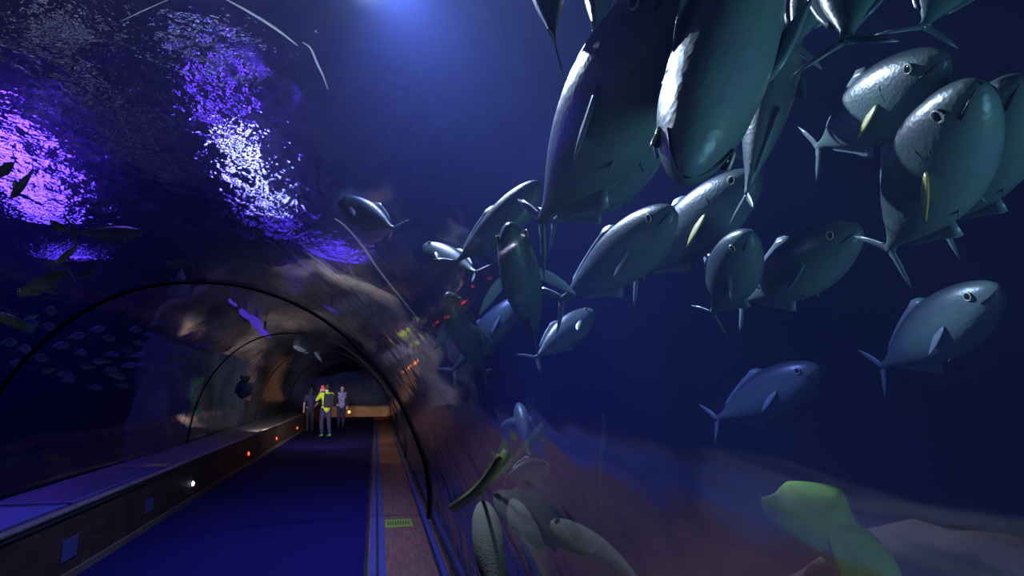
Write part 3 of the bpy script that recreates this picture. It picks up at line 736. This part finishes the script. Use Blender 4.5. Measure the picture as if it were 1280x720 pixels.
# green plate coral
def outline_solid(name, pix, dist, thick, m, bulge=.05, parent=None, tilt=0.0):
    pts = [at(x, y, dist + tilt * (x - pix[0][0]) / 100) for x, y in pix]
    P = spline(pts + [pts[0]], 4)[:-1]; c = sum(P, Vector()) / len(P); nrm = ray(*pix[0])
    bm = bmesh.new(); n = len(P)
    for s in (-1, 1):
        prev = [bm.verts.new(p) for p in P] if s == -1 else base
        base = prev
        for fr, h in ((.9, .6), (.65, .9), (.35, 1.0)):
            cur = [bm.verts.new(c + (p - c) * fr + nrm * s * (thick * h + bulge * .4 * noise.noise(p * 6))) for p in P]
            for k in range(n): bm.faces.new((prev[k], prev[(k + 1) % n], cur[(k + 1) % n], cur[k]))
            prev = cur
        cv = bm.verts.new(c + nrm * s * thick)
        for k in range(n): bm.faces.new((prev[k], prev[(k + 1) % n], cv))
    return from_bm(name, bm, m, parent)
gc = outline_solid('plate_coral', [(951, 622), (968, 616), (978, 606), (992, 601), (1044, 607), (1058, 622), (1070, 650), (1100, 676), (1128, 720), (1120, 770), (1060, 750), (1038, 706), (998, 676), (958, 646)], 3.0, .09, M['green'])
tag(gc, 'yellow-green plate-shaped coral with a notched tip at the lower right', 'coral')
b0 = at(754, 514, 7.5)
tag(tubeo('kelp_blade', spline([(b0.x, b0.y, -4.5), (b0.x + .1, b0.y, -2.0), (b0.x - .04, b0.y, .4), (b0.x + .03, b0.y, 1.1), tuple(b0)], 6), [.03] * 14 + [.035, .045, .05, .055, .055, .055, .05, .045, .035, .022, .008], M['kelp'], None, 8),
    'thin dark green kelp blade standing upright at lower centre right', 'kelp')
def coral(loc, s, m, lab, ring=False):
    root = empty('soft_coral', loc); random.seed(int(loc[1] * 10))
    bm = bmesh.new()
    ball(bm, (0, 0, 0), .2 * s, 2, (1.2, 1, .6)); from_bm('base', bm, m, root)
    for k in range(7):
        a = k / 7 * 6.283; r = .25 * s
        p = [(0, 0, .05 * s), (math.cos(a) * r * .6, math.sin(a) * r * .6, .2 * s), (math.cos(a + .4) * r * 1.1, math.sin(a + .4) * r, .42 * s), (math.cos(a + .7) * r * .9, math.sin(a + .7) * r * .9, .56 * s)]
        tubeo('branch', spline(p, 4), [.06 * s] * 9 + [.05 * s, .04 * s, .03 * s, .02 * s], m, root, 8)
    return tag(root, lab, 'coral')
coral(at(502, 418, 15), .7, M['redcoral'], 'red branching coral on the rocks right of the far tunnel roof')
coral(at(514, 414, 14.8), .6, M['yellowcoral'], 'yellow-green branching coral beside the red one')
coral(at(528, 424, 15), .45, M['yellowcoral'], 'smaller green coral lowest right of the coral cluster')
coral(at(306, 480, 14.5), .34, M['kelpgreen'], 'small green coral glowing behind the left acrylic wall')
boulder('rock_perch', at(516, 437, 15.3), (.75, .8, .5), M['rock'], 31, 'dark rock perch carrying the red and yellow-green corals')
boulder('rock_perch', at(305, 487, 14.6), (.16, .2, .2), M['bluerock'], 33, 'dark rock knob under the small green coral at left')

# ------------------------------------------------------------------ people
def remesh(name, bm, m, parent, vox=.010, smooth=3):
    me = bpy.data.meshes.new(name); bm.to_mesh(me); bm.free()
    o = bpy.data.objects.new(name, me); C.objects.link(o)
    a = o.modifiers.new('r', 'REMESH'); a.mode = 'VOXEL'; a.voxel_size = vox
    b = o.modifiers.new('s', 'SMOOTH'); b.iterations = smooth; b.factor = .5
    dg = bpy.context.evaluated_depsgraph_get(); ev = o.evaluated_get(dg)
    m2 = bpy.data.meshes.new_from_object(ev); o.modifiers.clear(); o.data = m2; bpy.data.meshes.remove(me)
    m2.materials.clear(); m2.materials.append(m)
    for p in m2.polygons: p.use_smooth = True
    o.parent = parent; return o
def caps(bm, chain):
    for (p, r), (q, s) in zip(chain, chain[1:]):
        p, q = Vector(p), Vector(q); n = max(3, int((q - p).length / (min(r, s) * .5)))
        if n > 26: n = 26
        ax = (q - p)
        add_tube(bm, [p, q], [r, s], 14); 
        ball(bm, p, r, 2); ball(bm, q, s, 2)
def person(name, loc, facing, H, J, shirt, trousers, shoe, hairlen, lab, extras=None, sleeves=.5):
    """J: joint dictionary in metres for a 1.7 m body, facing -Y locally"""
    root = empty(name, loc); root.rotation_euler = (0, 0, facing); root.scale = (H / 1.7,) * 3
    b = bmesh.new()
    hip, chest, neck, head = Vector((0, 0, .93)), Vector((0, 0, 1.28)), Vector((0, 0, 1.43)), Vector(J['head'])
    caps(b, [((0, 0, .90), .125), ((0, 0, 1.05), .115), ((0, .0, 1.25), .13), ((0, 0, 1.36), .09), (neck, .055), (head + Vector((0, .01, -.06)), .055)])
    for s in (-1, 1): caps(b, [((s * .06, 0, 1.36), .06), ((s * .165, 0, 1.375), .055)]); caps(b, [((0, 0, .92), .10), ((s * .085, 0, .90), .095)]); caps(b, [((s * .05, 0, 1.25), .11), ((s * .09, 0, 1.28), .085)])
    ball(b, head, .10, 3, (.78, .95, 1.15)); ball(b, head + Vector((0, -.03, -.065)), .062, 2, (.85, .9, .8))
    ball(b, head + Vector((0, -.105, -.02)), .016, 1, (.8, 1.2, 1.5)); ball(b, head + Vector((0, -.09, -.062)), .02, 1, (1.3, .5, .4))
    for s in (-1, 1): ball(b, head + Vector((s * .08, .005, -.01)), .022, 1, (.4, .8, 1.3))
    for sd, s in (('L', 1), ('R', -1)):
        sh, el, wr = [Vector(v) for v in J['arm' + sd]]
        caps(b, [(sh, .052), (sh.lerp(el, .5), .046), (el, .037), (el.lerp(wr, .35), .038), (wr, .026)])
        d = (wr - el).normalized(); side = d.cross(Vector((0, 1, .3))).normalized(); up = side.cross(d)
        caps(b, [(wr, .024), (wr + d * .045, .030), (wr + d * .085, .028)])
        for k, ln in enumerate((.07, .08, .075, .058)):
            o0 = wr + d * .085 + side * (-.027 + .018 * k)
            caps(b, [(o0, .009), (o0 + d * ln * .5 + up * .006, .0085), (o0 + d * ln * .85 + up * .026, .0075)])
        t0 = wr + d * .03 - side * .026
        caps(b, [(t0, .011), (t0 - side * .022 + d * .028, .010), (t0 - side * .026 + d * .055, .008)])
        hp, kn, an = [Vector(v) for v in J['leg' + sd]]
        caps(b, [(hp, .085), (hp.lerp(kn, .5), .070), (kn, .050), (kn.lerp(an, .3), .052), (an, .034)])
        caps(b, [(an + Vector((0, 0, -.02)), .034), (an + Vector((0, -.06, -.045)), .030), (an + Vector((0, -.14, -.05)), .024)])
    remesh('body', b, M['skin'], root, .008)
    for s in (-1, 1):
        e = bmesh.new(); ball(e, head + Vector((s * .033, -.088, .008)), .010, 2); from_bm('eye', e, M['eye'], root)
    c = bmesh.new()
    caps(c, [((0, 0, .91), .150), ((0, 0, 1.05), .132), ((0, 0, 1.25), .147), ((0, 0, 1.37), .10)])
    for s in (-1, 1): caps(c, [((s * .06, 0, 1.36), .078), ((s * .165, 0, 1.375), .070)]); caps(c, [((s * .05, 0, 1.25), .125), ((s * .09, 0, 1.28), .10)])
    for sd in 'LR':
        sh, el, wr = [Vector(v) for v in J['arm' + sd]]
        if sleeves <= .5: caps(c, [(sh, .070), (sh.lerp(el, .75), .060)])
        else: caps(c, [(sh, .070), (el, .055), (el.lerp(wr, .85), .042)])
    remesh('shirt', c, shirt, root, .012)
    t = bmesh.new(); caps(t, [((0, 0, .95), .137), ((0, 0, .90), .138)])
    for sd in 'LR':
        hp, kn, an = [Vector(v) for v in J['leg' + sd]]
        caps(t, [((hp.x * .6, 0, .88), .11), (hp, .102), (hp.lerp(kn, .5), .085), (kn, .068), (kn.lerp(an, .4), .066), (an + Vector((0, 0, .03)), .055)])
    remesh('trousers', t, trousers, root, .012)
    for sd in 'LR':
        an = Vector(J['leg' + sd][2]); q = bmesh.new()
        caps(q, [(an + Vector((0, .015, -.025)), .044), (an + Vector((0, -.06, -.043)), .042), (an + Vector((0, -.155, -.052)), .034)])
        z0 = an.z - .09
        for v in q.verts: v.co.z = max(v.co.z, z0)
        remesh('shoe', q, shoe, root, .010, 2)
    h = bmesh.new(); ball(h, head + Vector((0, .018, .025)), .108, 3, (.82, .95, 1.08))
    if hairlen: caps(h, [(head + Vector((0, .07, 0)), .07), (head + Vector((0, .085, -.13 * hairlen)), .055)])
    for v in list(h.verts):
        if v.co.y < head.y - .055 and v.co.z < head.z + .06: v.co.y = head.y - .05
    remesh('hair', h, M['hair'], root, .010)
    if extras: extras(root, J)
    return tag(root, lab, 'person')
legsA = dict(legL=[(.09, 0, .88), (.11, -.06, .48), (.12, .03, .09)], legR=[(-.09, 0, .88), (-.10, .03, .48), (-.11, .12, .09)])
def pack(root, J):
    b = bmesh.new(); add_box(b, (-.15, .12, .95), (.15, .30, 1.38), .05); bp = from_bm('backpack', b, M['darkcloth'], root)
    for s in (-1, 1):
        tubeo('strap', spline([(s * .10, .16, 1.36), (s * .11, .03, 1.46), (s * .11, -.14, 1.32), (s * .12, -.10, 1.08), (s * .13, .13, 1.0)], 5), .014, M['darkcloth'], bp, 8)
def camera_held(root, J):
    wr = Vector(J['armL'][2]); b = bmesh.new(); add_box(b, (-.05, -.40, 1.52), (.05, -.385, 1.66), .004); from_bm('phone', b, M['redcloth'], root)
def ex1(root, J): pack(root, J); camera_held(root, J)
J1 = dict(head=(0, 0, 1.59), armL=[(.19, 0, 1.36), (.27, -.16, 1.18), (.07, -.36, 1.46)], armR=[(-.19, 0, 1.36), (-.27, -.16, 1.18), (-.07, -.36, 1.46)], **legsA)
J2 = dict(head=(0, 0, 1.59), armL=[(.19, 0, 1.36), (.25, .03, 1.10), (.22, -.12, .88)], armR=[(-.19, 0, 1.36), (-.26, .05, 1.10), (-.20, -.15, .98)],
          legL=[(.09, 0, .88), (.09, -.02, .48), (.09, .02, .09)], legR=[(-.09, 0, .88), (-.09, -.05, .48), (-.09, .03, .09)])
person('person', (-1.60, 21.5, 0), R_(205), 1.72, J1, M['vest'], M['navy'], M['greenshoe'], 0, 'person in a yellow-green shirt with dark backpack holding up a phone', ex1)
def jacket(root, J):
    c = bmesh.new()
    for s in (-1, 1):
        caps(c, [((s * .13, .03, .95), .07), ((s * .13, .03, 1.2), .08), ((s * .12, .0, 1.37), .075)])
        caps(c, [((s * .05, .09, .95), .07), ((s * .05, .09, 1.35), .07)])
        sh, el, wr = [Vector(v) for v in J['armL' if s > 0 else 'armR']]
        caps(c, [(sh, .078), (el, .063), (el.lerp(wr, .85), .05)])
    remesh('jacket', c, M['darkcloth'], root, .014)
person('person', (-1.33, 25.8, 0), R_(10), 1.66, J2, M['purplecloth'], M['navy'], M['darkcloth'], 1, 'person in a violet patterned top and dark jacket, right of the phone holder', jacket)
person('person', (-2.30, 23.6, 0), R_(200), 1.60, J2, M['navy'], M['darkcloth'], M['darkcloth'], 1, 'person in dark clothes standing by the low wall, left of the phone holder')
